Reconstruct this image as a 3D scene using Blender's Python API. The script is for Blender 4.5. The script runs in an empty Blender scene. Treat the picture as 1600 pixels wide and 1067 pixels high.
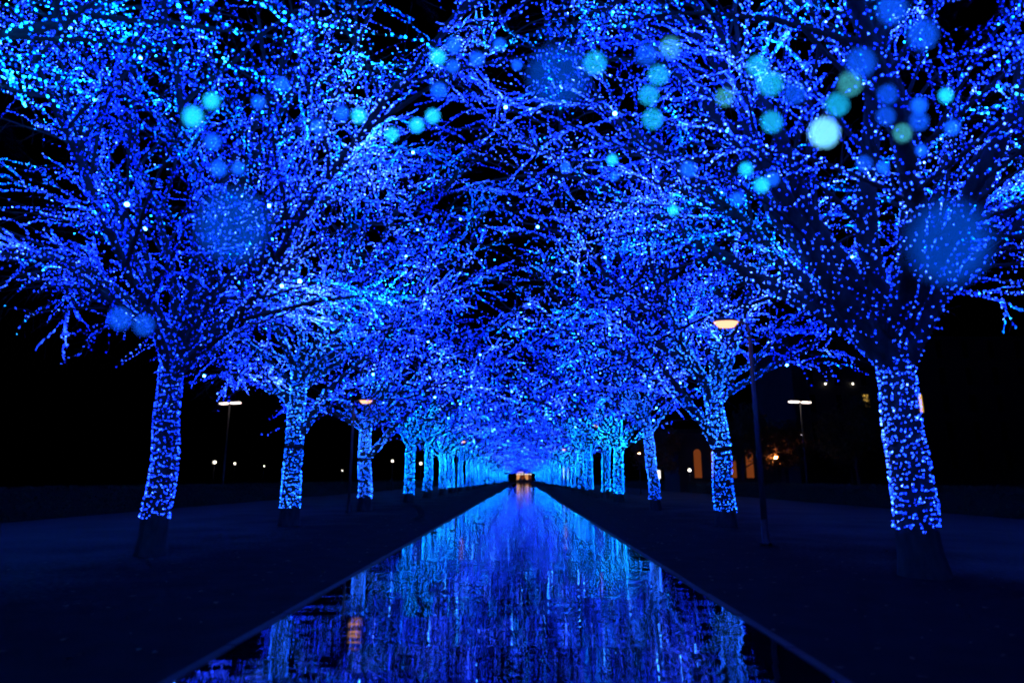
import bpy, math, random
import numpy as np
from mathutils import Vector

R = math.radians
rng = np.random.default_rng(7)
random.seed(7)
scene = bpy.context.scene
col = scene.collection

# ------------------------------------------------------------------ camera
EYE = 1.3
cam_data = bpy.data.cameras.new('camera')
cam_data.sensor_width = 36.0
cam_data.lens = 22.5
cam_data.clip_start = 0.02
cam_data.clip_end = 3000
cam_data.dof.use_dof = True
cam_data.dof.focus_distance = 24.0
cam_data.dof.aperture_fstop = 22.5 / 26.0          # 26 mm entrance pupil: near bulbs melt into discs
cam = bpy.data.objects.new('camera', cam_data)
cam.location = (0, 0, EYE)
cam.rotation_euler = (R(90 + 12.1), 0, R(0.92))
col.objects.link(cam)
scene.camera = cam

# ------------------------------------------------------------------ night sky and faint moon
world = bpy.data.worlds.new('World')
scene.world = world
world.use_nodes = True
wn = world.node_tree
sky_node = wn.nodes.new('ShaderNodeTexSky')
sky_node.sky_type = 'NISHITA'
sky_node.sun_disc = False
sky_node.sun_elevation = R(-8)
sky_node.sun_rotation = R(200)
wn.links.new(sky_node.outputs[0], wn.nodes['Background'].inputs[0])
wn.nodes['Background'].inputs[1].default_value = 0.05

sun_data = bpy.data.lights.new('moonlight', 'SUN')
sun_data.energy = 0.001
sun_data.angle = R(0.5)
sun_data.color = (1.0, 0.95, 0.88)
sun = bpy.data.objects.new('moonlight', sun_data)
sun.rotation_euler = (R(50), 0, R(20))
col.objects.link(sun)

scene.view_settings.view_transform = 'Standard'
scene.view_settings.look = 'None'
scene.view_settings.exposure = -0.35
scene.view_settings.gamma = 1.0
scene.cycles.use_denoising = True
scene.cycles.max_bounces = 2
scene.cycles.diffuse_bounces = 0
scene.cycles.glossy_bounces = 1
scene.cycles.volume_bounces = 0
scene.cycles.sample_clamp_indirect = 4.0
scene.cycles.use_light_tree = True
scene.cycles.filter_width = 2.1
scene.cycles.use_adaptive_sampling = True
scene.cycles.adaptive_threshold = 0.04
scene.cycles.adaptive_min_samples = 32


# ------------------------------------------------------------------ materials
def mat(name, color, rough=0.8, **kw):
    m = bpy.data.materials.new(name)
    m.use_nodes = True
    b = m.node_tree.nodes['Principled BSDF']
    b.inputs['Base Color'].default_value = (*color, 1)
    b.inputs['Roughness'].default_value = rough
    for k, v in kw.items():
        b.inputs[k].default_value = v
    return m


def noisy(m, c0, c1, scale, bump=0.0, dist=0.02, detail=6.0, stretch=(1, 1, 1)):
    nt = m.node_tree
    b = nt.nodes['Principled BSDF']
    tc = nt.nodes.new('ShaderNodeTexCoord')
    mp = nt.nodes.new('ShaderNodeMapping')
    mp.inputs['Scale'].default_value = stretch
    nz = nt.nodes.new('ShaderNodeTexNoise')
    nz.inputs['Scale'].default_value = scale
    nz.inputs['Detail'].default_value = detail
    rp = nt.nodes.new('ShaderNodeValToRGB')
    rp.color_ramp.elements[0].position = 0.3
    rp.color_ramp.elements[1].position = 0.7
    rp.color_ramp.elements[0].color = (*c0, 1)
    rp.color_ramp.elements[1].color = (*c1, 1)
    nt.links.new(tc.outputs['Object'], mp.inputs[0])
    nt.links.new(mp.outputs[0], nz.inputs[0])
    nt.links.new(nz.outputs[0], rp.inputs[0])
    nt.links.new(rp.outputs[0], b.inputs['Base Color'])
    if bump:
        bp = nt.nodes.new('ShaderNodeBump')
        bp.inputs['Strength'].default_value = bump
        bp.inputs['Distance'].default_value = dist
        nt.links.new(nz.outputs[0], bp.inputs['Height'])
        nt.links.new(bp.outputs[0], b.inputs['Normal'])
    return m


def glow(name, color, strength, sampling='AUTO'):
    m = bpy.data.materials.new(name)
    m.use_nodes = True
    nt = m.node_tree
    nt.nodes.clear()
    o = nt.nodes.new('ShaderNodeOutputMaterial')
    e = nt.nodes.new('ShaderNodeEmission')
    e.inputs[0].default_value = (*color, 1)
    e.inputs[1].default_value = strength
    nt.links.new(e.outputs[0], o.inputs[0])
    m.cycles.emission_sampling = sampling
    return m


def led_material(name, strength, stops):
    """diodes; every diode has its own tint and brightness (attribute 'lamp')"""
    m = glow(name, (0, 0, 1), strength, 'AUTO')
    nt = m.node_tree
    e = nt.nodes['Emission']
    # the milky lens of the diode itself
    df = nt.nodes.new('ShaderNodeBsdfDiffuse')
    df.inputs[0].default_value = (0.85, 0.85, 0.9, 1)
    ad = nt.nodes.new('ShaderNodeAddShader')
    nt.links.new(e.outputs[0], ad.inputs[0])
    nt.links.new(df.outputs[0], ad.inputs[1])
    nt.links.new(ad.outputs[0], nt.nodes['Material Output'].inputs[0])
    at = nt.nodes.new('ShaderNodeAttribute')
    at.attribute_name = 'lamp'
    rp = nt.nodes.new('ShaderNodeValToRGB')
    els = rp.color_ramp.elements
    els[0].position, els[1].position = 0.0, 1.0
    els[0].color = (*stops[0][1], 1)
    els[1].color = (*stops[-1][1], 1)
    for p, c in stops[1:-1]:
        els.new(p).color = (*c, 1)
    mr = nt.nodes.new('ShaderNodeMapRange')
    mr.inputs[3].default_value = strength * 0.2
    mr.inputs[4].default_value = strength * 1.8
    nt.links.new(at.outputs['Fac'], rp.inputs[0])
    nt.links.new(at.outputs['Fac'], mr.inputs[0])
    nt.links.new(rp.outputs[0], e.inputs[0])
    nt.links.new(mr.outputs[0], e.inputs[1])
    return m


M = {}
M['bark'] = noisy(mat('bark', (0.16, 0.13, 0.12), 0.85), (0.035, 0.03, 0.028), (0.09, 0.08, 0.076), 9, 0.5, 0.02, stretch=(1, 1, 0.4))
M['twig'] = mat('twig', (0.055, 0.048, 0.045), 0.85)
M['led_crown'] = led_material('led_crown', 60.0, [(0, (0.0, 0.004, 1.0)), (0.4, (0.002, 0.022, 1.0)), (0.75, (0.012, 0.055, 1.0)), (1, (0.05, 0.13, 1.0))])
M['led_far'] = led_material('led_far', 42.0, [(0, (0.0, 0.004, 1.0)), (0.4, (0.001, 0.018, 1.0)), (0.75, (0.007, 0.05, 1.0)), (1, (0.04, 0.12, 1.0))])
M['led_trunk'] = led_material('led_trunk', 60.0, [(0, (0.0005, 0.015, 1.0)), (0.4, (0.004, 0.035, 1.0)), (0.8, (0.014, 0.065, 1.0)), (1, (0.05, 0.12, 1.0))])
M['led_trunk_far'] = led_material('led_trunk_far', 130.0, [(0, (0.0, 0.06, 1.0)), (0.5, (0.0005, 0.16, 1.0)), (1, (0.004, 0.26, 1.0))])
M['led_trunk_mid'] = led_material('led_trunk_mid', 60.0, [(0, (0.0, 0.03, 1.0)), (0.5, (0.002, 0.08, 1.0)), (1, (0.02, 0.15, 1.0))])
M['led_cyan'] = led_material('led_cyan', 60.0, [(0, (0.0, 0.02, 1.0)), (0.4, (0.0005, 0.10, 1.0)), (0.8, (0.002, 0.22, 1.0)), (1, (0.02, 0.40, 1.0))])
M['strobe'] = glow('strobe_light', (0.035, 0.22, 1.0), 140)
M['band'] = mat('rubber_band', (0.012, 0.012, 0.013), 0.7)
M['ground'] = noisy(mat('dark_soil', (0.05, 0.05, 0.05), 0.95), (0.02, 0.02, 0.02), (0.04, 0.04, 0.036), 1.3, 0.4, 0.03)
M['paving'] = noisy(mat('asphalt_paving', (0.05, 0.05, 0.05), 0.9), (0.006, 0.006, 0.0065), (0.015, 0.015, 0.016), 2.2, 0.25, 0.01)
def paint_lit_verge(m):
    """asphalt by the path; paler towards the hedges, the lit verge put into colour"""
    nt = m.node_tree
    b = nt.nodes['Principled BSDF']
    asphalt = b.inputs['Base Color'].links[0].from_socket
    tc = nt.nodes.new('ShaderNodeTexCoord')
    sx = nt.nodes.new('ShaderNodeSeparateXYZ')
    nt.links.new(tc.outputs['Object'], sx.inputs[0])
    ab = nt.nodes.new('ShaderNodeMath'); ab.operation = 'ABSOLUTE'
    nt.links.new(sx.outputs[0], ab.inputs[0])
    big = nt.nodes.new('ShaderNodeTexNoise')
    big.inputs['Scale'].default_value = 0.45
    big.inputs['Detail'].default_value = 5
    nt.links.new(tc.outputs['Object'], big.inputs[0])
    speckle = nt.nodes.new('ShaderNodeTexNoise')
    speckle.inputs['Scale'].default_value = 14
    speckle.inputs['Detail'].default_value = 4
    nt.links.new(tc.outputs['Object'], speckle.inputs[0])
    ad = nt.nodes.new('ShaderNodeMath'); ad.operation = 'MULTIPLY_ADD'
    ad.inputs[1].default_value = 7.0
    nt.links.new(big.outputs[0], ad.inputs[0])
    nt.links.new(ab.outputs[0], ad.inputs[2])
    ad2 = nt.nodes.new('ShaderNodeMath'); ad2.operation = 'MULTIPLY_ADD'
    ad2.inputs[1].default_value = 5.0
    nt.links.new(speckle.outputs[0], ad2.inputs[0])
    nt.links.new(ad.outputs[0], ad2.inputs[2])
    mr = nt.nodes.new('ShaderNodeMapRange')
    mr.inputs[1].default_value = 11.0
    mr.inputs[2].default_value = 19.0
    nt.links.new(ad2.outputs[0], mr.inputs[0])
    mx = nt.nodes.new('ShaderNodeMix'); mx.data_type = 'RGBA'
    nt.links.new(mr.outputs[0], mx.inputs[0])
    nt.links.new(asphalt, mx.inputs[6])
    mx.inputs[7].default_value = (0.20, 0.196, 0.185, 1)  # pale tone painted in for the ground lit beyond the trees
    nt.links.new(mx.outputs[2], b.inputs['Base Color'])


paint_lit_verge(M['paving'])
for k in ('ground', 'paving'):
    M[k].node_tree.nodes['Principled BSDF'].inputs['Specular IOR Level'].default_value = 0.08
M['post'] = mat('painted_steel', (0.11, 0.105, 0.105), 0.45)
M['post_dark'] = mat('dark_steel', (0.03, 0.03, 0.032), 0.5)
M['lamp'] = glow('warm_diffuser', (1.0, 0.43, 0.25), 2.6)
M['lamp_far'] = glow('pale_diffuser', (1.0, 0.80, 0.70), 7)
M['globe'] = glow('globe_light', (1.0, 0.9, 0.75), 9)
M['wall'] = noisy(mat('dark_render', (0.05, 0.045, 0.04), 0.9), (0.04, 0.037, 0.034), (0.06, 0.055, 0.05), 0.8)
M['win_orange'] = glow('orange_window', (1.0, 0.22, 0.05), 0.2)
M['win_yellow'] = glow('yellow_window', (1.0, 0.58, 0.10), 1.0)
M['win_dim'] = glow('dim_window', (1.0, 0.8, 0.45), 0.6)
M['sodium'] = glow('sodium_lamp', (1.0, 0.36, 0.10), 1000)
M['leaf'] = mat('leaf', (0.07, 0.09, 0.03), 0.7)
M['leaf_brown'] = mat('autumn_leaf', (0.16, 0.09, 0.035), 0.7)
M['hedge_core'] = mat('hedge_core', (0.02, 0.025, 0.01), 0.95)
M['sign'] = glow('sign_face', (1.0, 0.95, 0.9), 2.2)
M['shop'] = glow('shop_light', (1.0, 0.45, 0.15), 0.9)
M['shop_pale'] = glow('shop_sign', (1.0, 0.65, 0.45), 1.1)
M['coat'] = mat('dark_coat', (0.02, 0.02, 0.025), 0.9)


def path_material():
    m = mat('glossy_sheet', (0.004, 0.005, 0.008), 0.012)
    nt = m.node_tree
    b = nt.nodes['Principled BSDF']
    b.inputs['IOR'].default_value = 1.45
    tc = nt.nodes.new('ShaderNodeTexCoord')

    def layer(scale, stretch, detail):
        mp = nt.nodes.new('ShaderNodeMapping')
        mp.inputs['Scale'].default_value = stretch
        nz = nt.nodes.new('ShaderNodeTexNoise')
        nz.inputs['Scale'].default_value = scale
        nz.inputs['Detail'].default_value = detail
        nt.links.new(tc.outputs['Object'], mp.inputs[0])
        nt.links.new(mp.outputs[0], nz.inputs[0])
        return nz.outputs[0]
    broad = layer(3.0, (0.28, 1.15, 1), 2)
    swell = layer(0.9, (0.3, 1.6, 1), 2)
    fine = layer(11.0, (0.28, 1.5, 1), 2)
    b1 = nt.nodes.new('ShaderNodeBump')
    b1.inputs['Strength'].default_value = 1.0
    b1.inputs['Distance'].default_value = 0.0028
    b2 = nt.nodes.new('ShaderNodeBump')
    b2.inputs['Strength'].default_value = 1.0
    b2.inputs['Distance'].default_value = 0.0005
    b0 = nt.nodes.new('ShaderNodeBump')
    b0.inputs['Strength'].default_value = 1.0
    b0.inputs['Distance'].default_value = 0.009
    nt.links.new(swell, b0.inputs['Height'])
    nt.links.new(b0.outputs[0], b1.inputs['Normal'])
    nt.links.new(broad, b1.inputs['Height'])
    nt.links.new(fine, b2.inputs['Height'])
    nt.links.new(b1.outputs[0], b2.inputs['Normal'])
    nt.links.new(b2.outputs[0], b.inputs['Normal'])
    return m


M['path'] = path_material()


# ------------------------------------------------------------------ helpers
def tag(o, label=None, cat=None, group=None, kind=None):
    if label: o['label'] = label
    if cat: o['category'] = cat
    if group: o['group'] = group
    if kind: o['kind'] = kind
    return o


def empty(name, loc, rz=0.0):
    o = bpy.data.objects.new(name, None)
    o.location = loc
    o.rotation_euler = (0, 0, rz)
    o.empty_display_size = 0.2
    col.objects.link(o)
    return o


def link(name, me, material, parent=None, smooth=False):
    o = bpy.data.objects.new(name, me)
    if material is not None and not me.materials:
        me.materials.append(material)
    if smooth:
        me.polygons.foreach_set('use_smooth', [True] * len(me.polygons))
    if parent is not None:
        o.parent = parent
    col.objects.link(o)
    return o


def np_mesh(name, verts, faces):
    """faces: (n,3) or (n,4) int array"""
    me = bpy.data.meshes.new(name)
    verts = np.asarray(verts, np.float32)
    faces = np.asarray(faces, np.int32)
    n, k = faces.shape
    me.vertices.add(len(verts))
    me.vertices.foreach_set('co', verts.ravel())
    me.loops.add(n * k)
    me.loops.foreach_set('vertex_index', faces.ravel())
    me.polygons.add(n)
    me.polygons.foreach_set('loop_start', np.arange(0, n * k, k, dtype=np.int32))
    me.polygons.foreach_set('loop_total', np.full(n, k, np.int32))
    me.update(calc_edges=True)
    return me


class MB:
    def __init__(s): s.v, s.f = [], []

    def add(s, vs, fs):
        n = len(s.v)
        s.v += [tuple(v) for v in vs]
        s.f += [tuple(i + n for i in f) for f in fs]
        return s

    def box(s, c, size, taper=1.0):
        x, y, z = c; a, b, h = size[0] / 2, size[1] / 2, size[2] / 2
        t = taper
        vs = [(x - a, y - b, z - h), (x + a, y - b, z - h), (x + a, y + b, z - h), (x - a, y + b, z - h),
              (x - a * t, y - b * t, z + h), (x + a * t, y - b * t, z + h), (x + a * t, y + b * t, z + h), (x - a * t, y + b * t, z + h)]
        return s.add(vs, [(0, 3, 2, 1), (4, 5, 6, 7), (0, 1, 5, 4), (1, 2, 6, 5), (2, 3, 7, 6), (3, 0, 4, 7)])

    def tube(s, pts, radii, n=10):
        pts = [Vector(p) for p in pts]
        rings = []
        for i, p in enumerate(pts):
            t = (pts[min(i + 1, len(pts) - 1)] - pts[max(i - 1, 0)]).normalized()
            a = t.orthogonal().normalized() if abs(t.z) < 0.99 else Vector((1, 0, 0))
            if abs(t.z) < 0.99:
                a = t.cross(Vector((0, 0, 1))).normalized()
            b = t.cross(a).normalized()
            rings.append([p + (a * math.cos(2 * math.pi * k / n) + b * math.sin(2 * math.pi * k / n)) * radii[i] for k in range(n)])
        vs = [v for r in rings for v in r]
        fs = [(i * n + k, i * n + (k + 1) % n, (i + 1) * n + (k + 1) % n, (i + 1) * n + k)
              for i in range(len(rings) - 1) for k in range(n)]
        fs.append(tuple(range(n))[::-1])
        fs.append(tuple(range((len(rings) - 1) * n, len(rings) * n)))
        return s.add(vs, fs)

    def build(s, name, material, parent=None, smooth=False):
        me = bpy.data.meshes.new(name)
        me.from_pydata(s.v, [], s.f)
        me.validate()
        return link(name, me, material, parent, smooth)


def unit(v):
    return v / np.maximum(np.linalg.norm(v, axis=-1, keepdims=True), 1e-9)


def sheet(name, x0, x1, y0, y1, z, material, kind='structure', step=None):
    ys = [y0, y1] if step is None else list(np.arange(y0, y1, step)) + [y1]
    v, f = [], []
    for y in ys:
        v += [(x0, y, z), (x1, y, z)]
    for i in range(len(ys) - 1):
        f.append((2 * i, 2 * i + 1, 2 * i + 3, 2 * i + 2))
    me = bpy.data.meshes.new(name)
    me.from_pydata(v, [], f)
    o = link(name, me, material)
    return tag(o, kind=kind)


# ------------------------------------------------------------------ ground
PATH_L, PATH_R, PATH_END = -2.26, 2.04, 236.0
sheet('ground', -900, 900, -300, 1500, 0.0, M['ground'])
tag(sheet('pavement_left', -15.6, PATH_L + 0.1, -20, 290, 0.006, M['paving']), 'dark paving under the left row of trees, its lit verge painted paler')
tag(sheet('pavement_right', PATH_R - 0.1, 16.3, -20, 290, 0.006, M['paving']), 'dark paving under the right row of trees, its lit verge painted paler')
ys_ = np.concatenate([np.arange(-6, 40, 0.5), np.arange(40, PATH_END, 3.0)])
v_ = []
for y_ in ys_:
    v_ += [(PATH_L - 0.02 + rng.normal(0, 0.012), y_, 0.014), (PATH_R + 0.02 + rng.normal(0, 0.012), y_, 0.014)]
f_ = [(2 * i, 2 * i + 1, 2 * i + 3, 2 * i + 2) for i in range(len(ys_) - 1)]
path_o = tag(MB().add(v_, f_).build('path', M['path']), 'wet mirror-like path running down the middle to the far end', kind='structure')

M['edging'] = noisy(mat('edging_stone', (0.03, 0.03, 0.03), 0.6), (0.006, 0.006, 0.0065), (0.015, 0.015, 0.016), 6, 0.4, 0.01)
stone = bpy.data.meshes.new('edging_stone')
w_, l_, h_ = 0.045, 0.592, 0.016
stone.from_pydata([(-w_, -l_, 0), (w_, -l_, 0), (w_, l_, 0), (-w_, l_, 0), (-w_ + .008, -l_ + .008, h_), (w_ - .008, -l_ + .008, h_), (w_ - .008, l_ - .008, h_), (-w_ + .008, l_ - .008, h_)], [],
                  [(4, 5, 6, 7), (0, 1, 5, 4), (1, 2, 6, 5), (2, 3, 7, 6), (3, 0, 4, 7)])
for x_ in (PATH_L - 0.05, PATH_R + 0.05):
    for k in range(48):
        e_ = link('edging_stone', stone, M['edging'], path_o)
        e_.location = (x_ + rng.normal(0, 0.004), 2.4 + k * 1.2, 0.008 + rng.normal(0, 0.002))
        e_.rotation_euler = (0, 0, rng.normal(0, 0.003))


# ------------------------------------------------------------------ illuminated trees
def grow(P, D, L, K, wiggle, trop):
    """N polylines of K points; trop: upward (+) or drooping (-) bend along the way"""
    N = len(P)
    pts = np.zeros((N, K, 3))
    pts[:, 0] = P
    d = unit(D)
    step = (L / (K - 1))[:, None]
    for k in range(1, K):
        t = k / (K - 1)
        d = unit(d + rng.normal(0, wiggle, (N, 3)) + np.array([0, 0, 1.0]) * (trop[0] * (1 - t) + trop[1] * t))
        pts[:, k] = pts[:, k - 1] + d * step
    return pts


def sprout(pts, L, m, t0, t1, ang, flat=0.5):
    """m children per polyline: start, direction, parameter, parent index"""
    N, K, _ = pts.shape
    t = t0 + (t1 - t0) * (np.arange(m)[None, :] + rng.random((N, m))) / m
    x = t * (K - 1)
    i = np.minimum(x.astype(int), K - 2)
    fr = (x - i)[..., None]
    rows = np.arange(N)[:, None]
    a, b = pts[rows, i], pts[rows, i + 1]
    P = a * (1 - fr) + b * fr
    T = unit(b - a)
    rv = rng.normal(0, 1, (N, m, 3)) * np.array([1, 1, flat])
    perp = unit(rv - (rv * T).sum(-1, keepdims=True) * T)
    A = np.radians(rng.uniform(ang[0], ang[1], (N, m, 1)))
    D = unit(T * np.cos(A) + perp * np.sin(A))
    idx = np.repeat(np.arange(N), m)
    return P.reshape(-1, 3), D.reshape(-1, 3), t.ravel(), idx


def tubes(pts, r0, r1, n, power=1.0):
    """tube geometry for N polylines; r0, r1 arrays"""
    N, K, _ = pts.shape
    T = np.zeros_like(pts)
    T[:, 1:-1] = pts[:, 2:] - pts[:, :-2]
    T[:, 0] = pts[:, 1] - pts[:, 0]
    T[:, -1] = pts[:, -1] - pts[:, -2]
    T = unit(T)
    ref = np.where(np.abs(T[:, :1, 2:3]) > 0.8, np.array([1.0, 0, 0]), np.array([0, 0, 1.0]))
    ref = np.broadcast_to(ref, T.shape)
    A = unit(np.cross(T, ref))
    B = np.cross(T, A)
    t = np.linspace(0, 1, K)[None, :] ** power
    rad = r0[:, None] * (1 - t) + r1[:, None] * t
    ang = np.arange(n) * 2 * np.pi / n
    ring = (A[:, :, None, :] * np.cos(ang)[None, None, :, None] + B[:, :, None, :] * np.sin(ang)[None, None, :, None])
    V = pts[:, :, None, :] + ring * rad[:, :, None, None]
    V = V.reshape(-1, 3)
    base = (np.arange(N)[:, None, None] * K + np.arange(K - 1)[None, :, None]) * n
    k = np.arange(n)[None, None, :]
    k2 = (k + 1) % n
    F = np.stack([base + k, base + k2, base + n + k2, base + n + k], -1).reshape(-1, 4)
    return V, F, rad


OCT_V = np.array([(1, 0, 0), (-1, 0, 0), (0, 1, 0), (0, -1, 0), (0, 0, 1.5), (0, 0, -1.5)], float)
OCT_F = np.array([(0, 2, 4), (2, 1, 4), (1, 3, 4), (3, 0, 4), (2, 0, 5), (1, 2, 5), (3, 1, 5), (0, 3, 5)])


def led_mesh(name, P, D, size, lamp):
    """one little diode per point, long axis along D"""
    n = len(P)
    D = unit(D)
    ref = np.where(np.abs(D[:, 2:3]) > 0.8, np.array([1.0, 0, 0]), np.array([0, 0, 1.0]))
    A = unit(np.cross(D, ref))
    B = np.cross(D, A)
    s = np.broadcast_to(np.asarray(size), (n,))[:, None, None]
    V = P[:, None, :] + s * (OCT_V[None, :, 0:1] * A[:, None] + OCT_V[None, :, 1:2] * B[:, None] + OCT_V[None, :, 2:3] * D[:, None])
    F = (np.arange(n)[:, None, None] * 6 + OCT_F[None]).reshape(-1, 3)
    me = np_mesh(name, V.reshape(-1, 3), F)
    at = me.attributes.new('lamp', 'FLOAT', 'POINT')
    at.data.foreach_set('value', np.repeat(lamp, 6).astype(np.float32))
    return me


def scatter(pts, rad, spacing, weight=None):
    """points on the surface of polylines, about one every `spacing` metres of length"""
    seg = pts[:, 1:] - pts[:, :-1]
    ln = np.linalg.norm(seg, axis=-1)
    tot = ln.sum(1)
    n = rng.poisson(tot / spacing * (1.0 if weight is None else weight))
    idx = np.repeat(np.arange(len(pts)), n)
    if len(idx) == 0:
        return np.zeros((0, 3)), np.zeros((0, 3))
    # even spacing with jitter along every line
    start = np.repeat(np.cumsum(n) - n, n)
    u = (np.arange(len(idx)) - start + rng.uniform(0.2, 0.8, len(idx))) / np.repeat(n, n)
    K = pts.shape[1]
    x = u * (K - 1)
    i = np.minimum(x.astype(int), K - 2)
    fr = (x - i)[:, None]
    a, b = pts[idx, i], pts[idx, i + 1]
    T = unit(b - a)
    p = a * (1 - fr) + b * fr
    r = rad[idx, i] * (1 - fr[:, 0]) + rad[idx, i + 1] * fr[:, 0]
    rv = rng.normal(0, 1, p.shape)
    perp = unit(rv - (rv * T).sum(-1, keepdims=True) * T)
    p = p + perp * (r + 0.004 + 0.012 * rng.random(len(p)))[:, None]
    return p, unit(T + rng.normal(0, 0.5, T.shape))


seed = 0


def make_tree(spec, root):
    """builds the parts of one light-wrapped tree under root (local coordinates, base at the origin)"""
    global rng, seed
    seed += 1
    rng = np.random.default_rng(100 + seed)
    H = spec.get('fork', 3.2)
    r_base = spec.get('radius', 0.24)
    led0 = spec.get('led_from', 0.45)
    side = spec.get('toward', 1)                     # +x or -x: the side of the path
    size = spec.get('led', 0.0115)
    sp = spec.get('spacing', 1.0)
    reach = spec.get('reach', 1.0)
    wrap = spec.get('wrap', True)
    # trunk
    K = 12
    zs = np.linspace(0, H + 0.5, K)
    bend = rng.normal(0, 0.035, (K, 2)).cumsum(0) * 0.6
    bend -= bend[0]
    lean = np.array(spec.get('lean', (0.0, 0.0)))
    tp = np.zeros((1, K, 3))
    tp[0, :, 2] = zs
    tp[0, :, :2] = bend + lean[None] * (zs / H)[:, None]
    V, F, trad = tubes(tp, np.array([r_base]), np.array([r_base * 0.78]), 16)
    # root flare, lumpy bark
    flare = 1 + 0.22 * np.exp(-V[:, 2] / 0.22)
    ci = np.repeat(tp[0, :, :2], 16, 0)
    lump = 1 + 0.05 * np.sin(np.arctan2(V[:, 1] - ci[:, 1], V[:, 0] - ci[:, 0]) * 3 + V[:, 2] * 1.7)
    V[:, :2] = ci + (V[:, :2] - ci) * (flare * lump)[:, None]
    link('trunk', np_mesh('trunk', V, F), M['bark'], root, True)
    tz = lambda z: np.array([np.interp(z, zs, tp[0, :, 0]), np.interp(z, zs, tp[0, :, 1]), z])

    # main limbs: a vase of ascending limbs, the longest ones arching over the path
    nl = spec.get('limbs', 9)
    az = np.arange(nl) * 2 * np.pi / nl + rng.uniform(-0.3, 0.3, nl) + rng.uniform(0, 6.28)
    el = np.radians(rng.uniform(spec.get('el_min', 26), 68, nl))
    Ls = rng.uniform(6.6, 9.0, nl) * reach
    P0 = np.array([tz(z) for z in rng.uniform(H - 0.35, H + 0.45, nl)])
    # one leader
    el[0] = R(80); Ls[0] = 8.5
    # long limbs that arch over the path
    no = 4
    a2 = (0 if side >= 0 else np.pi) + np.linspace(-1.0, 1.0, no) + rng.uniform(-0.2, 0.2, no)
    az = np.append(az, a2)
    el = np.append(el, np.radians(rng.uniform(38, 60, no)))
    Ls = np.append(Ls, rng.uniform(7.8, 9.2, no) * reach)
    P0 = np.vstack([P0] + [tz(z) for z in rng.uniform(H - 0.2, H + 0.45, no)])
    for (z, a, e, l) in spec.get('side_limbs', []):
        P0 = np.vstack([P0, tz(z)])
        az = np.append(az, R(a)); el = np.append(el, R(e)); Ls = np.append(Ls, l)
    D0 = np.stack([np.cos(az) * np.cos(el), np.sin(az) * np.cos(el), np.sin(el)], 1)
    toward = D0[:, 0] * side
    Ls[:len(toward)] *= 1 + 0.22 * np.clip(toward, -1, 1)
    limbs = grow(P0, D0, Ls, 14, 0.10, (0.03, -0.03))
    lr0 = r_base * (0.20 + 0.028 * Ls)
    lr0 *= spec.get('limb_scale', 1.0)
    ns = len(spec.get('side_limbs', []))
    if ns:
        lr0[-ns:] *= 1.55
    lr1 = np.full(len(Ls), 0.018)
    V, F, lrad = tubes(limbs, lr0, lr1, 8, 0.75)
    nper = len(V) // len(limbs); fper = len(F) // len(limbs)
    for i in range(len(limbs)):
        link('limb', np_mesh('limb', V[i * nper:(i + 1) * nper], F[i * fper:(i + 1) * fper] - i * nper), M['bark'], root, True)

    # branches, twigs, sprays
    P, D, t, ix = sprout(limbs, Ls, spec.get('n_branch', 13), 0.16, 1.0, (25, 65), 0.45)
    L2 = Ls[ix] * rng.uniform(0.28, 0.52, len(t)) * (1.08 - 0.55 * t)
    D[:, 2] *= 0.75
    br = grow(P, D, L2, 8, 0.09, (0.05, -0.10))
    Vb, Fb, brad = tubes(br, 0.014 + 0.007 * L2, np.full(len(L2), 0.006), 5)
    bw = np.clip(rng.gamma(1.6, 0.62, len(L2)), 0.05, 2.6)
    bw[rng.random(len(L2)) < 0.10] = 0.02
    P, D, t, ix = sprout(br, L2, spec.get('n_twig', 7), 0.15, 1.0, (18, 50), 0.4)
    L3 = np.maximum(L2[ix] * rng.uniform(0.25, 0.55, len(t)) * (1.1 - 0.5 * t), 0.25)
    tw = grow(P, D, L3, 5, 0.12, (0.0, -0.14))
    keep = (tw[:, -1, 2] > spec.get('floor', 2.9))
    tw, L3 = tw[keep], L3[keep]
    tww = bw[ix[keep]] * rng.uniform(0.4, 1.6, keep.sum())
    Vt, Ft, twrad = tubes(tw, np.full(len(L3), 0.006), np.full(len(L3), 0.003), 3)
    P, D, t, ix = sprout(tw, L3, spec.get('n_spray', 1), 0.2, 1.0, (25, 60), 0.6)
    L4 = rng.uniform(0.15, 0.42, len(t))
    sp4 = grow(P, D, L4, 3, 0.2, (0.0, -0.1))
    Vs, Fs, srad = tubes(sp4, np.full(len(L4), 0.0035), np.full(len(L4), 0.002), 3)
    allV = np.vstack([Vb, Vt, Vs])
    allF = np.vstack([Fb, Ft + len(Vb), Fs + len(Vb) + len(Vt)])
    c = link('crown', np_mesh('crown', allV, allF), M['twig'], root)
    c['kind'] = 'stuff'

    # diodes: close windings on the trunk and limbs, strings along branches and twigs
    PP, DD, QQ, EE = [], [], [], []
    if wrap:
        pitch = 0.064 * sp ** 0.25
        step_ = 0.062 * sp ** 0.25
        turns = (H + 0.5 - led0) / pitch
        na = int(turns * 2 * np.pi * r_base / step_)
        aa = np.sort(np.linspace(0, turns * 2 * np.pi, na) + rng.normal(0, 0.12, na))
        sag = 0.022 * np.sin(aa * 2.3 + 1.0) + 0.016 * np.sin(aa * 0.37) + 0.012 * np.sin(aa * 5.1)
        wind = aa / (2 * np.pi) * pitch + led0
        zz = np.maximum(wind + sag + rng.normal(0, 0.011, na), led0 - 0.04)
        ca = np.linspace(0, turns * 2 * np.pi, int(turns * 14))
        cz = ca / (2 * np.pi) * pitch + led0 + 0.022 * np.sin(ca * 2.3 + 1.0) + 0.016 * np.sin(ca * 0.37) + 0.012 * np.sin(ca * 5.1)
        cr = np.interp(cz, zs, trad[0]) * (1 + 0.22 * np.exp(-cz / 0.22)) * 1.05 + 0.004
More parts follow.
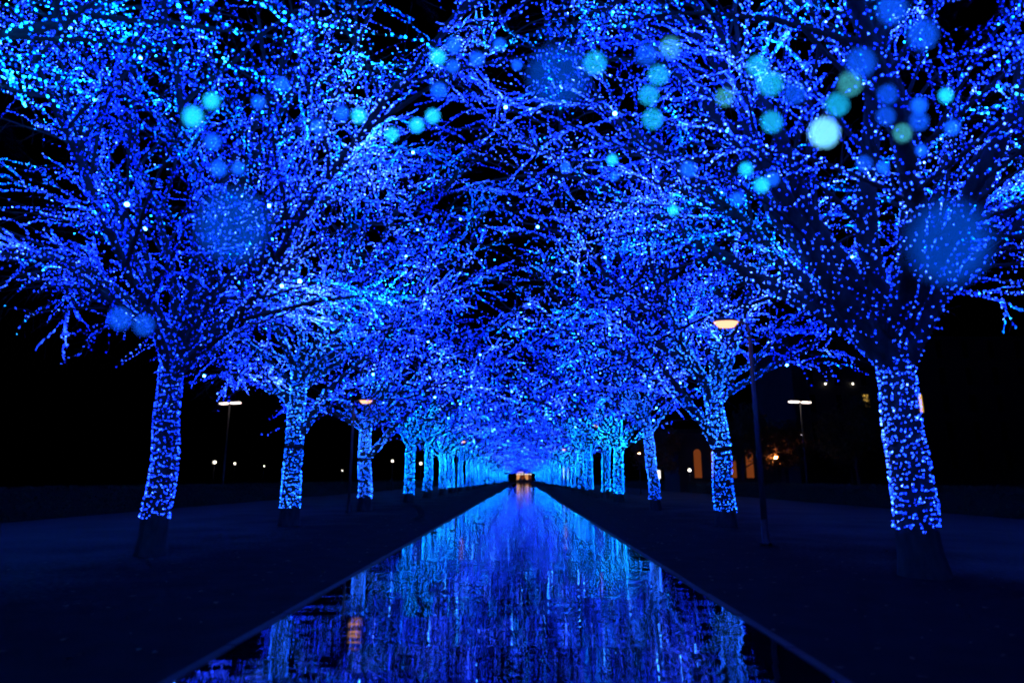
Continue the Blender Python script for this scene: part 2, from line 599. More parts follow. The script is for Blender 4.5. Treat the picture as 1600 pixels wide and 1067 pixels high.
        if spec.get('cable'):
            cp = np.stack([np.interp(cz, zs, tp[0, :, 0]) + cr * np.cos(ca), np.interp(cz, zs, tp[0, :, 1]) + cr * np.sin(ca), cz], 1)[None]
            Vc, Fc, _ = tubes(cp, np.array([0.003]), np.array([0.003]), 4)
            link('light_cable', np_mesh('light_cable', Vc, Fc), M['band'], root)
        if spec.get('band'):
            k = np.abs(zz - spec['band']) > 0.055
            zz, aa = zz[k], aa[k]
        k = rng.random(len(zz)) < 0.94
        zz, aa = zz[k], aa[k]
        rr = np.interp(zz, zs, trad[0]) * (1 + 0.22 * np.exp(-zz / 0.22)) * 1.05 + 0.010
        cx = np.interp(zz, zs, tp[0, :, 0]); cy = np.interp(zz, zs, tp[0, :, 1])
        PP.append(np.stack([cx + rr * np.cos(aa), cy + rr * np.sin(aa), zz], 1))
        DD.append(np.stack([rng.normal(0, .35, len(zz)), rng.normal(0, .35, len(zz)), np.ones(len(zz))], 1))
        # limbs: windings, denser on the thick lower part
        p, d = scatter(limbs[:, :5], lrad[:, :5], 0.014 * sp ** 0.4)
        PP.append(p); DD.append(d)
        p, d = scatter(limbs[:, 4:], lrad[:, 4:], 0.028 * sp ** 0.7)
        QQ.append(p); EE.append(d)
    p, d = scatter(br, brad, spec.get('s_branch', 0.070) * sp, bw); QQ.append(p); EE.append(d)
    p, d = scatter(tw, twrad, spec.get('s_twig', 0.090) * sp, tww); QQ.append(p); EE.append(d)
    # patches of differently bright strings, plus diode to diode spread
    w = rng.normal(0, 1, (3, 3)) * 1.1
    ph = rng.uniform(0, 6.28, 3)

    def lights(name, P, D, material, mid, size=size):
        patch = np.sin(P @ w.T + ph).mean(1)
        lamp = np.clip(mid + 0.42 * patch + rng.normal(0, 0.22, len(P)), 0, 1)
        sz = size * np.clip(rng.lognormal(-0.08, 0.28, len(P)), 0.5, 1.9)
        s = link(name, led_mesh(name, P, D, sz, lamp), M[material], root)
        s['kind'] = 'stuff'
    if PP:
        size_t = 0.88 * size * sp ** -0.35
        lights('trunk_lights', np.vstack(PP), np.vstack(DD), spec.get('trunk_tint', 'led_trunk'), 0.48, size_t)
    Q, E = np.vstack(QQ), np.vstack(EE)
    w2 = rng.normal(0, 1, (3, 3)) * 0.9
    icy = np.sin(Q @ w2.T + rng.uniform(0, 6.28, 3)).mean(1) + rng.normal(0, 0.18, len(Q)) > 0.46
    lights('string_lights', Q[~icy], E[~icy], spec.get('tint', 'led_crown'), 0.42)
    if icy.any():
        lights('icy_string_lights', Q[icy], E[icy], 'led_cyan', 0.42)

    # flashing bulbs
    nb = int(spec.get('strobes', 8) * 1.4)
    for i in range(nb):
        src = br[rng.integers(len(br))]
        q = src[3] + np.array([0, 0, -0.06])
        b = MB().tube([q + (0, 0, .026), q + (0, 0, .018), q, q - (0, 0, .018), q - (0, 0, .024)], [.012, .024, .031, .023, .008], 8)
        b.build('strobe_bulb', M['strobe'], root, True)
    if spec.get('band'):
        z = spec['band']
        q = tz(z)
        ro = float(np.interp(z, zs, trad[0])) * 1.05 + 0.012
        MB().tube([(q[0], q[1], z - .025), (q[0], q[1], z + .025)], [ro, ro], 18).build('trunk_band', M['band'], root, True)
    return root


LEFT_X, RIGHT_X = -6.6, 5.6
LEFT_Y = [11.5, 18.6, 27.4, 37.2, 45.5, 53.5]
RIGHT_Y = [9.25, 18.4, 27.9, 38.2, 45.5, 53.5]
WORD = ['first', 'second', 'third', 'fourth', 'fifth', 'sixth', 'seventh', 'eighth', 'ninth', 'tenth', 'eleventh', 'twelfth']
L_DESC = ['tree with thick straight trunk wrapped in blue lights, nearest of the left row',
          'blue-lit tree with a slanting side limb, second in the left row behind the nearest',
          'blue-lit tree behind the left lamp post, third in the left row',
          'slim blue-lit tree, fourth in the left row']
R_DESC = ['large vase-shaped tree wrapped in blue lights, nearest of the right row',
          'blue-lit tree forking low into two stems beside the near right lamp post',
          'slender slightly leaning blue-lit tree, third in the right row',
          'slim blue-lit tree, fourth in the right row']

SPECS = {
    ('l', 0): dict(fork=3.4, radius=0.225, led_from=0.62, limbs=10, reach=1.05, strobes=9, floor=3.1,
                   side_limbs=[(4.0, 205, 8, 4.2), (4.0, 160, 15, 4.5)]),
    ('l', 1): dict(fork=3.9, radius=0.26, led_from=0.47, band=2.2, side_limbs=[(2.35, 10, 52, 5.0), (3.6, 190, 12, 4.5), (3.3, 170, 30, 4.0)]),
    ('l', 2): dict(fork=3.6, radius=0.27, led_from=0.50, band=2.05, side_limbs=[(2.0, -15, 50, 6.0), (3.3, 185, 25, 4.5)]),
    ('l', 3): dict(fork=3.3, radius=0.30, led_from=0.40),
    ('r', 0): dict(fork=3.0, radius=0.27, led_from=0.60, limbs=10, reach=1.05, strobes=9, floor=3.3, lean=(-0.2, 0.0), limb_scale=1.45, el_min=42,
                   side_limbs=[(2.9, 175, 55, 6.5), (2.9, 30, 62, 6.0)]),
    ('r', 1): dict(fork=3.5, radius=0.27, led_from=0.41, band=2.1, lean=(-0.15, 0), side_limbs=[(2.1, 165, 62, 7.0), (2.0, 190, 50, 5.5)]),
    ('r', 2): dict(fork=3.4, radius=0.22, led_from=0.41, lean=(-0.25, 0)),
}


def copy_tree(src, loc, rz):
    r = src.copy()
    r.location = loc
    r.rotation_euler = (0, 0, rz)
    col.objects.link(r)
    for ch in list(src.children):
        c = ch.copy()
        c.parent = r
        col.objects.link(c)
    return r


def tree_root(x, y, rz, label, group):
    t = empty('zelkova_tree', (x, y, 0), rz)
    return tag(t, label, 'tree', group)


# near trees, each with its own shape
for sd, X, YS, DESC in (('l', LEFT_X, LEFT_Y, L_DESC), ('r', RIGHT_X, RIGHT_Y, R_DESC)):
    row = 'trees wrapped in blue lights along the ' + ('left' if sd == 'l' else 'right') + ' of the path'
    for i in range(3):
        spec = dict(SPECS[(sd, i)])
        spec['toward'] = 1 if sd == 'l' else -1
        spec['led'] = (0.0047, 0.0067, 0.0096)[i]
        spec['spacing'] = (0.74, 1.6, 3.1)[i]
        spec['cable'] = True
        spec['trunk_tint'] = ('led_trunk', 'led_trunk_mid', 'led_trunk_mid')[i]
        spec['n_branch'], spec['n_twig'] = ((17, 9), (15, 8), (13, 7))[i]
        make_tree(spec, tree_root(X + (0.14 if (sd, i) == ('l', 0) else -0.12 if (sd, i) == ('r', 0) else 0), YS[i], 0, DESC[i], row))

# the bough of a tree beside the camera reaches into the picture at the upper left
spec = dict(fork=3.4, radius=0.23, led_from=0.6, limbs=9, reach=1.0, toward=1, strobes=6, floor=3.6, led=0.0068, spacing=0.9, wrap=True, tint='led_cyan')
make_tree(spec, tree_root(LEFT_X - 0.4, 3.6, 0, 'tree beside the viewer whose bright boughs hang in at the upper left', 'trees wrapped in blue lights along the left of the path'))

spec = dict(fork=3.4, radius=0.24, led_from=0.6, limbs=8, reach=0.95, toward=-1, strobes=5, floor=4.2, led=0.0060, spacing=0.9, wrap=True)
make_tree(spec, tree_root(RIGHT_X + 0.5, 1.2, 0, 'tree beside the viewer whose thin lit boughs hang in at the upper right', 'trees wrapped in blue lights along the right of the path'))

# the rest of the two rows: copies of four patterns
VARIANTS = []
for v in range(4):
    VARIANTS.append(dict(fork=rng.uniform(3.0, 3.5), radius=rng.uniform(0.24, 0.30), led_from=rng.uniform(0.35, 0.5), limbs=8,
                         n_branch=11, n_twig=6, n_spray=1, tint='led_far', trunk_tint='led_trunk_far', led=0.0150, spacing=8.0, strobes=5, toward=1))
proto = [None] * 4
count = 0
for sd, X, YS, DESC in (('l', LEFT_X, LEFT_Y, L_DESC), ('r', RIGHT_X, RIGHT_Y, R_DESC)):
    name = 'left' if sd == 'l' else 'right'
    row = 'trees wrapped in blue lights along the ' + name + ' of the path'
    ys = YS[3:] + [61.5 + 8.2 * k for k in range(27)]
    for j, y in enumerate(ys):
        i = j + 3
        if i == 3:
            label = DESC[3]
        elif i < 12:
            label = 'blue-lit tree, %s from the front of the %s row' % (WORD[i], name)
        else:
            label = 'far blue-lit tree deep in the %s row towards the vanishing point' % name
        x = X + rng.uniform(-0.2, 0.2)
        rz = (0 if sd == 'l' else math.pi) + rng.uniform(-0.5, 0.5)
        v = count % 4
        count += 1
        if proto[v] is None:
            proto[v] = make_tree(VARIANTS[v], tree_root(x, y, rz, label, row))
        else:
            t = copy_tree(proto[v], (x, y + rng.uniform(-0.9, 0.9), 0), rz)
            t.scale = (1, 1, 1) if i < 5 else tuple(np.array([1, 1, rng.uniform(0.94, 1.06)]) * rng.uniform(0.9, 1.08))
            t['label'] = label
            t['group'] = row


# ------------------------------------------------------------------ lamp posts by the path
def lamp_post(x, y, side, label, h=4.6):
    """steel pole with a flat luminaire on a short bent arm reaching towards the path"""
    t = tag(empty('lamp_post', (x, y, 0.008)), label, 'lamp post', 'lamp posts along the path')
    MB().tube([(0, 0, 0), (0, 0, .05), (0, 0, .06), (0, 0, .5)], [.11, .11, .075, .07], 14).build('base', M['post_dark'], t, True)
    MB().tube([(0, 0, .5), (0, 0, h - .35)], [.058, .042], 12).build('pole', M['post'], t, True)
    a = [(0, 0, h - .36), (0, 0, h - .18), (side * .05, 0, h - .07), (side * .16, 0, h - .02), (side * .3, 0, h)]
    MB().tube(a, [.042, .038, .034, .03, .028], 10).build('arm', M['post'], t, True)
    cx = side * .48
    prof = [(0.0, .075), (.11, .07), (.20, .045), (.255, .01), (.26, -.012), (.245, -.02)]
    v, f, n = [], [], 20
    for (r, z) in prof[1:]:
        v += [(cx + math.cos(6.2832 * k / n) * r * 1.1, math.sin(6.2832 * k / n) * r * .62, h + z) for k in range(n)]
    v.append((cx, 0, h + .075))
    m = len(prof) - 1
    for j in range(m - 1):
        f += [(j * n + k, (j + 1) * n + k, (j + 1) * n + (k + 1) % n, j * n + (k + 1) % n) for k in range(n)]
    f += [(m * n, k, (k + 1) % n) for k in range(n)]
    hd = MB().add(v, f).build('lamp_head', M['post'], t, True)
    v = [(cx + math.cos(6.2832 * k / n) * .245 * 1.1, math.sin(6.2832 * k / n) * .245 * .62, h - .021) for k in range(n)]
    v += [(cx + math.cos(6.2832 * k / n) * .15 * 1.1, math.sin(6.2832 * k / n) * .15 * .62, h - .135) for k in range(n)]
    f = [(k, n + k, n + (k + 1) % n, (k + 1) % n) for k in range(n)] + [tuple(range(n, 2 * n))]
    MB().add(v, f).build('diffuser', M['lamp'], hd, True)
    return t


lamp_post(4.86, 13.42, -1, 'tall lamp post with glowing head in front of the near right trees')
lamp_post(-6.9, 26.1, 1, 'lamp post with glowing head before the third tree of the left row', 4.45)
lamp_post(-5.6, 55.3, 1, 'small distant lamp post glowing in the left row', 4.45)
lamp_post(4.8, 38.6, -1, 'lamp post glowing beside the fourth tree of the right row', 4.45)
lamp_post(5.0, 70.5, -1, 'farthest glowing lamp post of the right row', 4.45)


def twin_lamp(x, y, label, turn, h=6.65):
    t = tag(empty('twin_lamp_post', (x, y, 0), turn), label, 'lamp post', 'twin-headed park lamps')
    MB().tube([(0, 0, 0), (0, 0, .8), (0, 0, h)], [.09, .065, .04], 10).build('pole', M['post_dark'], t, True)
    for sd in (-1, 1):
        MB().tube([(0, 0, h - .06), (sd * .18, 0, h + .02)], [.035, .03], 8).build('arm', M['post'], t)
        hd = MB().box((sd * .52, 0, h + .09), (.78, .30, .09), .8).build('lamp_head', M['post_dark'], t)
        MB().box((sd * .52, 0, h + .005), (.72, .27, .075), 1.03).build('diffuser', M['lamp_far'], hd)


twin_lamp(-21.2, 46, 'twin-headed lamp post in the dark to the left of the alley', R(-20))
twin_lamp(19.85, 46, 'twin-headed lamp post in the dark to the right of the alley', R(20))


def globe_lamp(x, y, label, h=3.3, material='globe', r=.16):
    t = tag(empty('globe_lamp', (x, y, 0)), label, 'park lamp', 'small park lamps in the dark')
    MB().tube([(0, 0, 0), (0, 0, .3), (0, 0, h - r)], [.07, .045, .035], 8).build('pole', M['post_dark'], t, True)
    g = [(0, 0, h + r * math.sin(a)) for a in np.linspace(-1.5, 1.5, 9)]
    MB().tube(g, [max(.01, r * math.cos(a)) for a in np.linspace(-1.5, 1.5, 9)], 12).build('globe', M[material], t, True)
    MB().tube([(0, 0, h - r - .05), (0, 0, h - r + .02)], [.05, .08], 8).build('collar', M['post_dark'], t)


globe_lamp(-38.0, 79.8, 'small white park lamp far left, brighter one of the close pair', r=.15)
globe_lamp(-38.5, 86.6, 'small white park lamp far left, right one of the close pair', r=.11)
globe_lamp(-41.5, 104.1, 'faint small park lamp just left of the second left trunk', r=.08)
globe_lamp(-44.7, 161.3, 'faint low park lamp between second and third left trunks', r=.12)
globe_lamp(-14.9, 74.4, 'small park lamp glinting between third and fourth left trunks', r=.11)
globe_lamp(-13.6, 87.0, 'small park lamp glinting just right of the fourth left trunk', r=.14)
globe_lamp(10.4, 58.0, 'small orange park lamp glowing between third and fourth right trunks', 3.5, 'sodium', .035)
globe_lamp(15.8, 62.0, 'low white lamp left of the second right trunk', 2.1, 'globe', .13)
globe_lamp(23.3, 60.2, 'orange lamp burning under the autumn tree', 3.2, 'sodium', .07)


# ------------------------------------------------------------------ hedges closing the verges
def leaves(P, size, name, material, parent):
    n = len(P)
    a = unit(rng.normal(0, 1, (n, 3)))
    b = unit(np.cross(a, rng.normal(0, 1, (n, 3))))
    s_ = (size * rng.uniform(.6, 1.3, n))[:, None]
    V = np.stack([P - a * s_, P + b * s_ * .45, P + a * s_, P - b * s_ * .45], 1).reshape(-1, 3)
    F = np.arange(n * 4).reshape(-1, 4)
    o = link(name, np_mesh(name, V, F), material, parent)
    o['kind'] = 'stuff'
    return o


def hedge(x, sd, y0, y1, label):
    t = tag(empty('hedge', (x, 0, 0)), label, 'hedge')
    w, h, st = .9, 1.0, .8
    ys = np.arange(y0, y1, st)
    prof = [(-w / 2, 0), (-w / 2 * 1.05, h * .5), (-w / 2 * .9, h * .93), (0, h), (w / 2 * .9, h * .93), (w / 2 * 1.05, h * .5), (w / 2, 0)]
    V = np.array([[(px + rng.normal(0, .03), y, max(0, pz + (rng.normal(0, .04) if pz else 0))) for (px, pz) in prof] for y in ys]).reshape(-1, 3)
    k = len(prof)
    F = [(i * k + j, i * k + j + 1, (i + 1) * k + j + 1, (i + 1) * k + j) for i in range(len(ys) - 1) for j in range(k - 1)]
    link('hedge_core', np_mesh('hedge_core', V, np.array(F)), M['hedge_core'], t)
    n = 26000
    yy = y0 + (y1 - y0) * rng.random(n) ** 1.7
    u = rng.random(n)
    zz = np.where(u < .6, rng.uniform(0.02, h, n), h + rng.normal(0, .03, n))
    xx = np.where(u < .6, -sd * (w / 2 * 1.02 + np.abs(rng.normal(0, .03, n))), rng.uniform(-w / 2, w / 2, n))
    leaves(np.stack([xx, yy, zz], 1), .05, 'hedge_leaves', M['leaf'], t)


n_ = 1500
yy_ = 3 + 60 * rng.random(n_) ** 1.8
xx_ = np.where(rng.random(n_) < .5, rng.uniform(-9, PATH_L - .05, n_), rng.uniform(PATH_R + .05, 8.5, n_))
fl = leaves(np.stack([xx_, yy_, np.full(n_, 0.0)], 1), .045, 'fallen_leaves', M['leaf_brown'], None)
co_ = np.zeros(n_ * 12, np.float32)
fl.data.vertices.foreach_get('co', co_)
co_ = co_.reshape(-1, 3)
co_[:, 2] = 0.010 + np.abs(co_[:, 2]) * .35
fl.data.vertices.foreach_set('co', co_.ravel())
tag(fl, 'small dead leaves scattered over the dark paving', 'leaves', kind='stuff')

hedge(-16.4, -1, 4, 130, 'long dark clipped hedge edging the ground left of the trees')
hedge(17.1, 1, 4, 130, 'long dark clipped hedge edging the ground right of the trees')


# ------------------------------------------------------------------ dark trees in the park behind
def park_tree(x, y, h, r, label, material, n=5000, low=.35):
    t = tag(empty('park_tree', (x, y, 0)), label, 'tree', 'unlit trees of the park behind')
    MB().tube([(0, 0, 0), (.05, 0, .4), (.0, .05, h * .3), (.1, 0, h * .6)], [.24, .17, .14, .06], 9).build('trunk', M['bark'], t, True)
    nl = 7
    az = rng.uniform(0, 6.28, nl)
    P0 = np.stack([np.zeros(nl), np.zeros(nl), rng.uniform(h * .28, h * .55, nl)], 1)
    D0 = np.stack([np.cos(az), np.sin(az), rng.uniform(.5, 1.2, nl)], 1)
    lb = grow(P0, D0, rng.uniform(.7, 1.0, nl) * r, 6, .12, (0, 0))
    V, F, _ = tubes(lb, np.full(nl, .07), np.full(nl, .015), 5)
    link('limbs', np_mesh('limbs', V, F), M['bark'], t)
    nc = 34
    c = unit(rng.normal(0, 1, (nc, 3))) * (rng.random((nc, 1)) ** .4)
    c = c * np.array([r, r, (h * (1 - low)) / 2]) + np.array([0, 0, h * (1 + low) / 2])
    P = c[rng.integers(0, nc, n)] + rng.normal(0, 1, (n, 3)) * r * .17
    leaves(P, .16, 'crown', material, t)


park_tree(24.4, 61.5, 6.6, 2.2, 'small autumn tree glowing orange from a lamp below', M['leaf_brown'], 7000, .36)
park_tree(19.2, 57.0, 7.5, 2.4, 'dark tree left of the glowing autumn tree', M['leaf'])
park_tree(28.5, 56.0, 8.5, 2.8, 'dark tree right of the twin-headed right lamp', M['leaf'])
park_tree(13.5, 66.0, 6.0, 2.3, 'reddish tree between second and third right trunks', M['leaf_brown'])
park_tree(33.0, 66.0, 7.0, 2.6, 'dark tree in front of the tall building', M['leaf'])


# ------------------------------------------------------------------ buildings in the dark
def window(parent, x, y, z, w, h, material):
    f = MB()
    d = .07
    f.box((x - w / 2 - d / 2, y, z), (d, .12, h + 2 * d)).box((x + w / 2 + d / 2, y, z), (d, .12, h + 2 * d))
    f.box((x, y, z + h / 2 + d / 2), (w, .12, d)).box((x, y - .02, z - h / 2 - d / 2), (w + .1, .18, d))
    fr = f.build('window', M['post_dark'], parent)
    MB().box((x, y + .03, z), (w, .03, h)).build('pane', material, fr)


M['dark_glass'] = mat('dark_glass', (0.01, 0.012, 0.016), 0.08)
b = tag(empty('building', (0, 0, 0)), 'dark building with a few yellow lit windows behind the near right tree', 'building')
MB().box((48, 84, 9), (30, 12, 18)).build('wall', M['wall'], b)
MB().box((48, 84, 18.2), (30.6, 12.6, .4)).build('parapet', M['wall'], b)
lit = {(2, 2): 'win_yellow', (4, 2): 'win_yellow'}
for i in range(9):
    for j in range(5):
        mt = lit.get((i, j))
        window(b, 35.2 + i * 3.2, 77.95, 3.6 + j * 3.3, 0.75, 2.2, M[mt] if mt else M['dark_glass'])
for (x, z) in ((33.4, 6.4), (40.2, 12.6), (36.9, 12.6), (39.85, 7.2)):
    wl = MB().box((x, 77.9, z + .14), (.16, .2, .1)).build('wall_lamp', M['post_dark'], b)
    MB().tube([(x, 77.82, z + .09), (x, 77.82, z - .05), (x, 77.82, z - .1)], [.05, .09, .03], 8).build('lamp_glass', M['globe'], wl)

b = tag(empty('pavilion', (0, 0, 0)), 'low pavilion with arched windows glowing orange behind the right lamp post', 'building')
MB().box((21.4, 70, 2.9), (11, 7, 5.8)).build('wall', M['wall'], b)
MB().box((21.4, 70, 6.05), (11.8, 7.8, .5), .92).build('roof', M['post_dark'], b)
for i in range(4):
    x = 17.8 + i * 1.75
    n = 10
    pr = [(x - .36, 1.4), (x + .36, 1.4)] + [(x + .36 * math.cos(a), 3.9 + .36 * math.sin(a)) for a in np.linspace(0, math.pi, n)]
    k = len(pr)
    v = [(p[0], 66.44, p[1]) for p in pr] + [(p[0], 66.48, p[1]) for p in pr]
    f = [tuple(range(k))] + [(j, (j + 1) % k, k + (j + 1) % k, k + j) for j in range(k)]
    MB().add(v, f).build('arched_window', M['win_orange'], b)

# market stand at the far end of the path
b = tag(empty('market_stand', (0.5, 243, 0)), 'brightly lit orange stand at the far end of the path', 'stall')
for (x, z, w_, h_, m_) in ((-2.1, 1.7, 1.3, 2.6, 'shop'), (-.5, 1.5, 1.2, 2.4, 'win_orange'), (1.0, 1.8, 1.2, 2.4, 'shop'), (2.3, 1.5, .9, 2.2, 'win_orange')):
    MB().box((x, 1.3, z), (w_, .1, h_)).build('lit_panel', M[m_], b)
MB().box((0, 1.45, 1.7), (5.6, .15, 3.4)).build('back_wall', M['wall'], b)
for x in (-2.7, -.9, .9, 2.7):
    MB().box((x, -1.2, 1.6), (.14, .14, 3.2)).build('post', M['post_dark'], b)
MB().box((0, -.1, 3.3), (5.9, 3.2, .2)).build('roof', M['wall'], b)
MB().box((-1.2, -1.75, 3.65), (2.0, .12, .6)).build('sign_panel', M['shop_pale'], b)
MB().box((0, -1.1, .5), (5.2, .5, 1.0)).build('counter', M['wall'], b)
for i in range(6):
    x = -2.5 + i
    MB().tube([(x, -1.6, 3.1), (x, -1.6, 2.98), (x, -1.6, 2.86)], [.05, .13, .05], 8).build('lantern', M['globe'], b)


def sign(x, y, z, w, h, label, material='sign'):
    t = tag(empty('sign_board', (x, y, 0)), label, 'sign')
    MB().box((0, .06, z), (w + .08, .1, h + .08)).build('casing', M['post_dark'], t)
    MB().box((0, 0, z), (w, .04, h)).build('sign_face', M[material], t)
    for sx in (-1, 1):
        MB().box((sx * w * .35, .06, (z - h / 2 - .04) / 2), (.05, .06, z - h / 2 - .04)).build('leg', M['post_dark'], t)


sign(10.28, 50, 1.63, .45, .62, 'small bright white sign board beside the third right trunk')
sign(7.4, 112, 2.2, .8, 1.9, 'pale pink lit sign board among the far right trunks', 'shop_pale')


# ------------------------------------------------------------------ people at the far end
def person(x, y, rz, h, stride, label):
    k = h / 1.72
    vs = {'hip': (0, 0, .95), 'chest': (0, 0, 1.3), 'neck': (0, -.01, 1.47), 'head0': (0, -.02, 1.56), 'head1': (0, -.02, 1.66),
          'sl': (-.17, 0, 1.40), 'el': (-.23, .05, 1.13), 'hl': (-.22, -.06, .90), 'sr': (.17, 0, 1.40), 'er': (.23, -.02, 1.13), 'hr': (.22, -.12, .92),
          'll': (-.09, 0, .88), 'kl': (-.10, -stride * .5 - .02, .50), 'al': (-.10, -stride * .6, .08), 'tl': (-.10, -stride * .6 - .15, .03),
          'lr': (.09, 0, .88), 'kr': (.10, stride * .3 - .03, .50), 'ar': (.10, stride * .7, .09), 'tr': (.10, stride * .7 - .14, .03)}
    rad = dict(hip=.15, chest=.16, neck=.06, head0=.085, head1=.09, sl=.07, el=.055, hl=.04, sr=.07, er=.055, hr=.04,
               ll=.09, kl=.065, al=.045, tl=.035, lr=.09, kr=.065, ar=.045, tr=.035)
    ed = [('hip', 'chest'), ('chest', 'neck'), ('neck', 'head0'), ('head0', 'head1'), ('chest', 'sl'), ('sl', 'el'), ('el', 'hl'), ('chest', 'sr'), ('sr', 'er'), ('er', 'hr'),
          ('hip', 'll'), ('ll', 'kl'), ('kl', 'al'), ('al', 'tl'), ('hip', 'lr'), ('lr', 'kr'), ('kr', 'ar'), ('ar', 'tr')]
    nm = list(vs)
    me = bpy.data.meshes.new('person')
    me.from_pydata([tuple(c * k for c in vs[n]) for n in nm], [(nm.index(a), nm.index(b_)) for a, b_ in ed], [])
    o = link('person', me, M['coat'])
    o.location = (x, y, 0.014)
    o.rotation_euler = (0, 0, rz)
    sk = o.modifiers.new('skin', 'SKIN')
    for i, n in enumerate(nm):
        d = me.skin_vertices[0].data[i]
        d.radius = (rad[n] * k, rad[n] * k)
        d.use_root = n == 'hip'
    o.modifiers.new('smooth', 'SUBSURF').levels = 1
    o.modifiers['smooth'].render_levels = 1
    tag(o, label, 'person', 'people at the far end of the path')


person(-1.0, 226, 0.1, 1.75, .22, 'tiny person in dark coat, leftmost of those before the lit stand')
person(0.2, 231, 3.0, 1.62, .05, 'tiny person in dark coat standing before the middle of the lit stand')
person(0.9, 229, 2.9, 1.74, .2, 'tiny tall person in dark coat right of the middle of the lit stand')
person(2.6, 224, 0.2, 1.68, .25, 'tiny person in dark coat, rightmost of those before the lit stand')

# ------------------------------------------------------------------ bulb strands added close to the lens, standing in for overlaid blur discs
M['bulb_blue'] = glow('bulb_blue', (0.004, 0.10, 1.0), 9, 'NONE')
M['bulb_cyan'] = glow('bulb_cyan', (0.01, 0.48, 0.95), 10.0, 'NONE')
M['bulb_teal'] = glow('bulb_teal', (0.06, 0.50, 0.62), 7, 'NONE')
M['bulb_soft'] = glow('bulb_soft', (0.001, 0.11, 1.0), 6.0, 'NONE')
M['bulb_pale'] = glow('bulb_pale', (0.16, 0.62, 1.0), 19, 'NONE')
ico = MB().tube([(0, 0, math.sin(a)) for a in np.linspace(-1.5, 1.5, 8)], [max(.05, math.cos(a)) for a in np.linspace(-1.5, 1.5, 8)], 12)


def strand(pts, kinds, r, label):
    """pts of an added strand from the top downwards; the first ends the wire"""
    t = tag(empty('added_bulb_strand', pts[0]), label, 'string lights', 'bulb strands added close to the viewer for blurred discs')
    o0 = Vector(pts[0])
    loc = [Vector(p) - o0 for p in pts]
    MB().tube(loc, [.0007] * len(loc), 5).build('wire', M['post_dark'], t)
    for p, kd in zip(loc[1:], kinds):
        b_ = MB().add([Vector(v) * r + p for v in ico.v], ico.f).build('bulb', M['bulb_' + kd], t, True)
        MB().tube([p + Vector((0, 0, r * .9)), p + Vector((0, 0, r * 1.7))], [r * .45, r * .4], 8).build('socket', M['post_dark'], b_)


strand([(2.6, 1.6, 4.3), (0.319, 0.483, 1.694), (0.305, 0.514, 1.665), (0.351, 0.616, 1.712), (0.351, 0.646, 1.706), (0.265, 0.514, 1.596)],
       ['blue', 'blue', 'teal', 'cyan', 'pale'], 0.0038, 'added strand of large blurred bulbs at upper right ending in a pale white one')
strand([(2.9, 1.5, 4.3), (0.348, 0.492, 1.676), (0.473, 0.749, 1.785), (0.499, 0.8, 1.785), (0.519, 0.801, 1.76), (0.534, 0.787, 1.769), (0.529, 0.917, 1.775)],
       ['blue', 'blue', 'blue', 'teal', 'blue', 'blue'], 0.0038, 'added strand of dim blue bulbs at the far upper right')
strand([(1.8, 1.7, 4.6), (0.282, 0.682, 1.78), (0.264, 0.61, 1.709), (0.324, 0.685, 1.746), (0.304, 0.709, 1.723), (0.278, 0.79, 1.809)],
       ['cyan', 'cyan', 'blue', 'cyan', 'teal'], 0.0038, 'short added strand of bright bulbs left of the pale white bulb')
strand([(1.0, 2.0, 4.8), (0.18, 0.683, 1.808), (0.153, 0.692, 1.805), (0.174, 0.727, 1.801), (0.164, 0.742, 1.782), (0.165, 0.731, 1.742)],
       ['teal', 'blue', 'cyan', 'cyan', 'cyan'], 0.0038, 'added strand of cyan and green bulbs right of the middle at the top')
strand([(0.5, 2.0, 4.9), (0.084, 0.647, 1.762)],
       ['cyan'], 0.0038, 'single added cyan bulb hanging at the top middle')
strand([(1.9, 2.4, 4.4), (0.28, 0.994, 1.807), (0.431, 1.14, 1.881), (0.426, 1.059, 1.809), (0.477, 1.133, 1.857), (0.42, 1.167, 1.832), (0.372, 1.473, 1.943)],
       ['blue', 'cyan', 'cyan', 'blue', 'blue', 'cyan'], 0.0055, 'added strand of small cyan bulbs lower on the right')
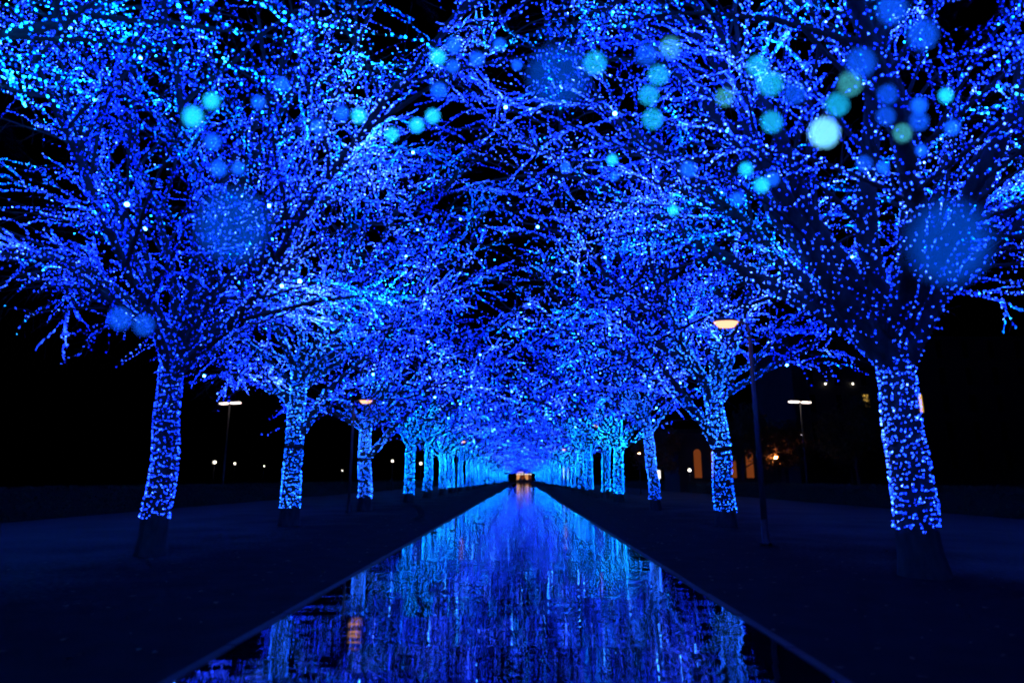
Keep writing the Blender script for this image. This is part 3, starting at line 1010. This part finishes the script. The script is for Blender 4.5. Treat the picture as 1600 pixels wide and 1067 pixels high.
strand([(-1.3, 2.9, 4.9), (-0.114, 0.955, 2.018), (-0.082, 1.051, 2.061), (-0.142, 0.963, 2.002), (-0.137, 1.136, 2.107), (-0.143, 0.993, 1.959)],
       ['blue', 'blue', 'cyan', 'blue', 'blue'], 0.0055, 'added strand of small bulbs at top left of the middle')
strand([(-1.9, 2.9, 4.6), (-0.162, 1.056, 1.948), (-0.192, 1.061, 1.933), (-0.256, 1.147, 1.965), (-0.292, 1.035, 1.937), (-0.321, 1.026, 1.937), (-0.391, 1.11, 1.961)],
       ['cyan', 'cyan', 'cyan', 'cyan', 'blue', 'blue'], 0.0055, 'added strand of small cyan bulbs below the first at the upper left')
strand([(-2.6, 2.3, 4.4), (-0.428, 1.016, 1.988), (-0.505, 1.098, 2.007), (-0.498, 0.917, 1.893), (-0.438, 0.765, 1.772), (-0.505, 0.947, 1.838), (-0.501, 0.968, 1.802), (-0.553, 1.142, 1.892)],
       ['blue', 'blue', 'cyan', 'cyan', 'blue', 'blue', 'blue'], 0.0055, 'added strand of blue and cyan bulbs hanging at the left')
strand([(-2.6, 1.5, 3.9), (-0.455, 0.696, 1.477), (-0.461, 0.751, 1.483)],
       ['blue', 'blue'], 0.0038, 'two added dim blue bulbs hanging before the nearest left tree')
strand([(-2.0, 1.2, 3.9), (-0.106, 0.219, 1.391)],
       ['soft'], 0.0034, 'large added soft blue blurred bulb before the nearest left tree')
strand([(2.4, 0.9, 3.9), (0.137, 0.196, 1.374)],
       ['soft'], 0.0034, 'large added soft blue blurred bulb at the right edge')
strand([(0.4, 1.4, 4.6), (0.016, 0.247, 1.47)],
       ['soft'], 0.0034, 'large added soft blue blurred bulb at the top middle')
strand([(2.9, 2.0, 4.2), (0.651, 0.954, 1.897), (0.785, 1.075, 1.992), (0.749, 1.022, 1.896), (0.868, 1.285, 1.996), (0.761, 1.253, 1.94)],
       ['blue', 'cyan', 'blue', 'blue', 'blue'], 0.0055, 'added strand of small blue bulbs hanging by the right edge')
strand([(0.7, 3.0, 5.0), (-0.046, 1.198, 2.202), (-0.01, 1.385, 2.286), (0.112, 1.508, 2.077), (0.216, 1.401, 2.041), (0.25, 1.595, 2.096)],
       ['blue', 'blue', 'blue', 'cyan', 'blue'], 0.0055, 'added strand of tiny dim bulbs around the top middle')
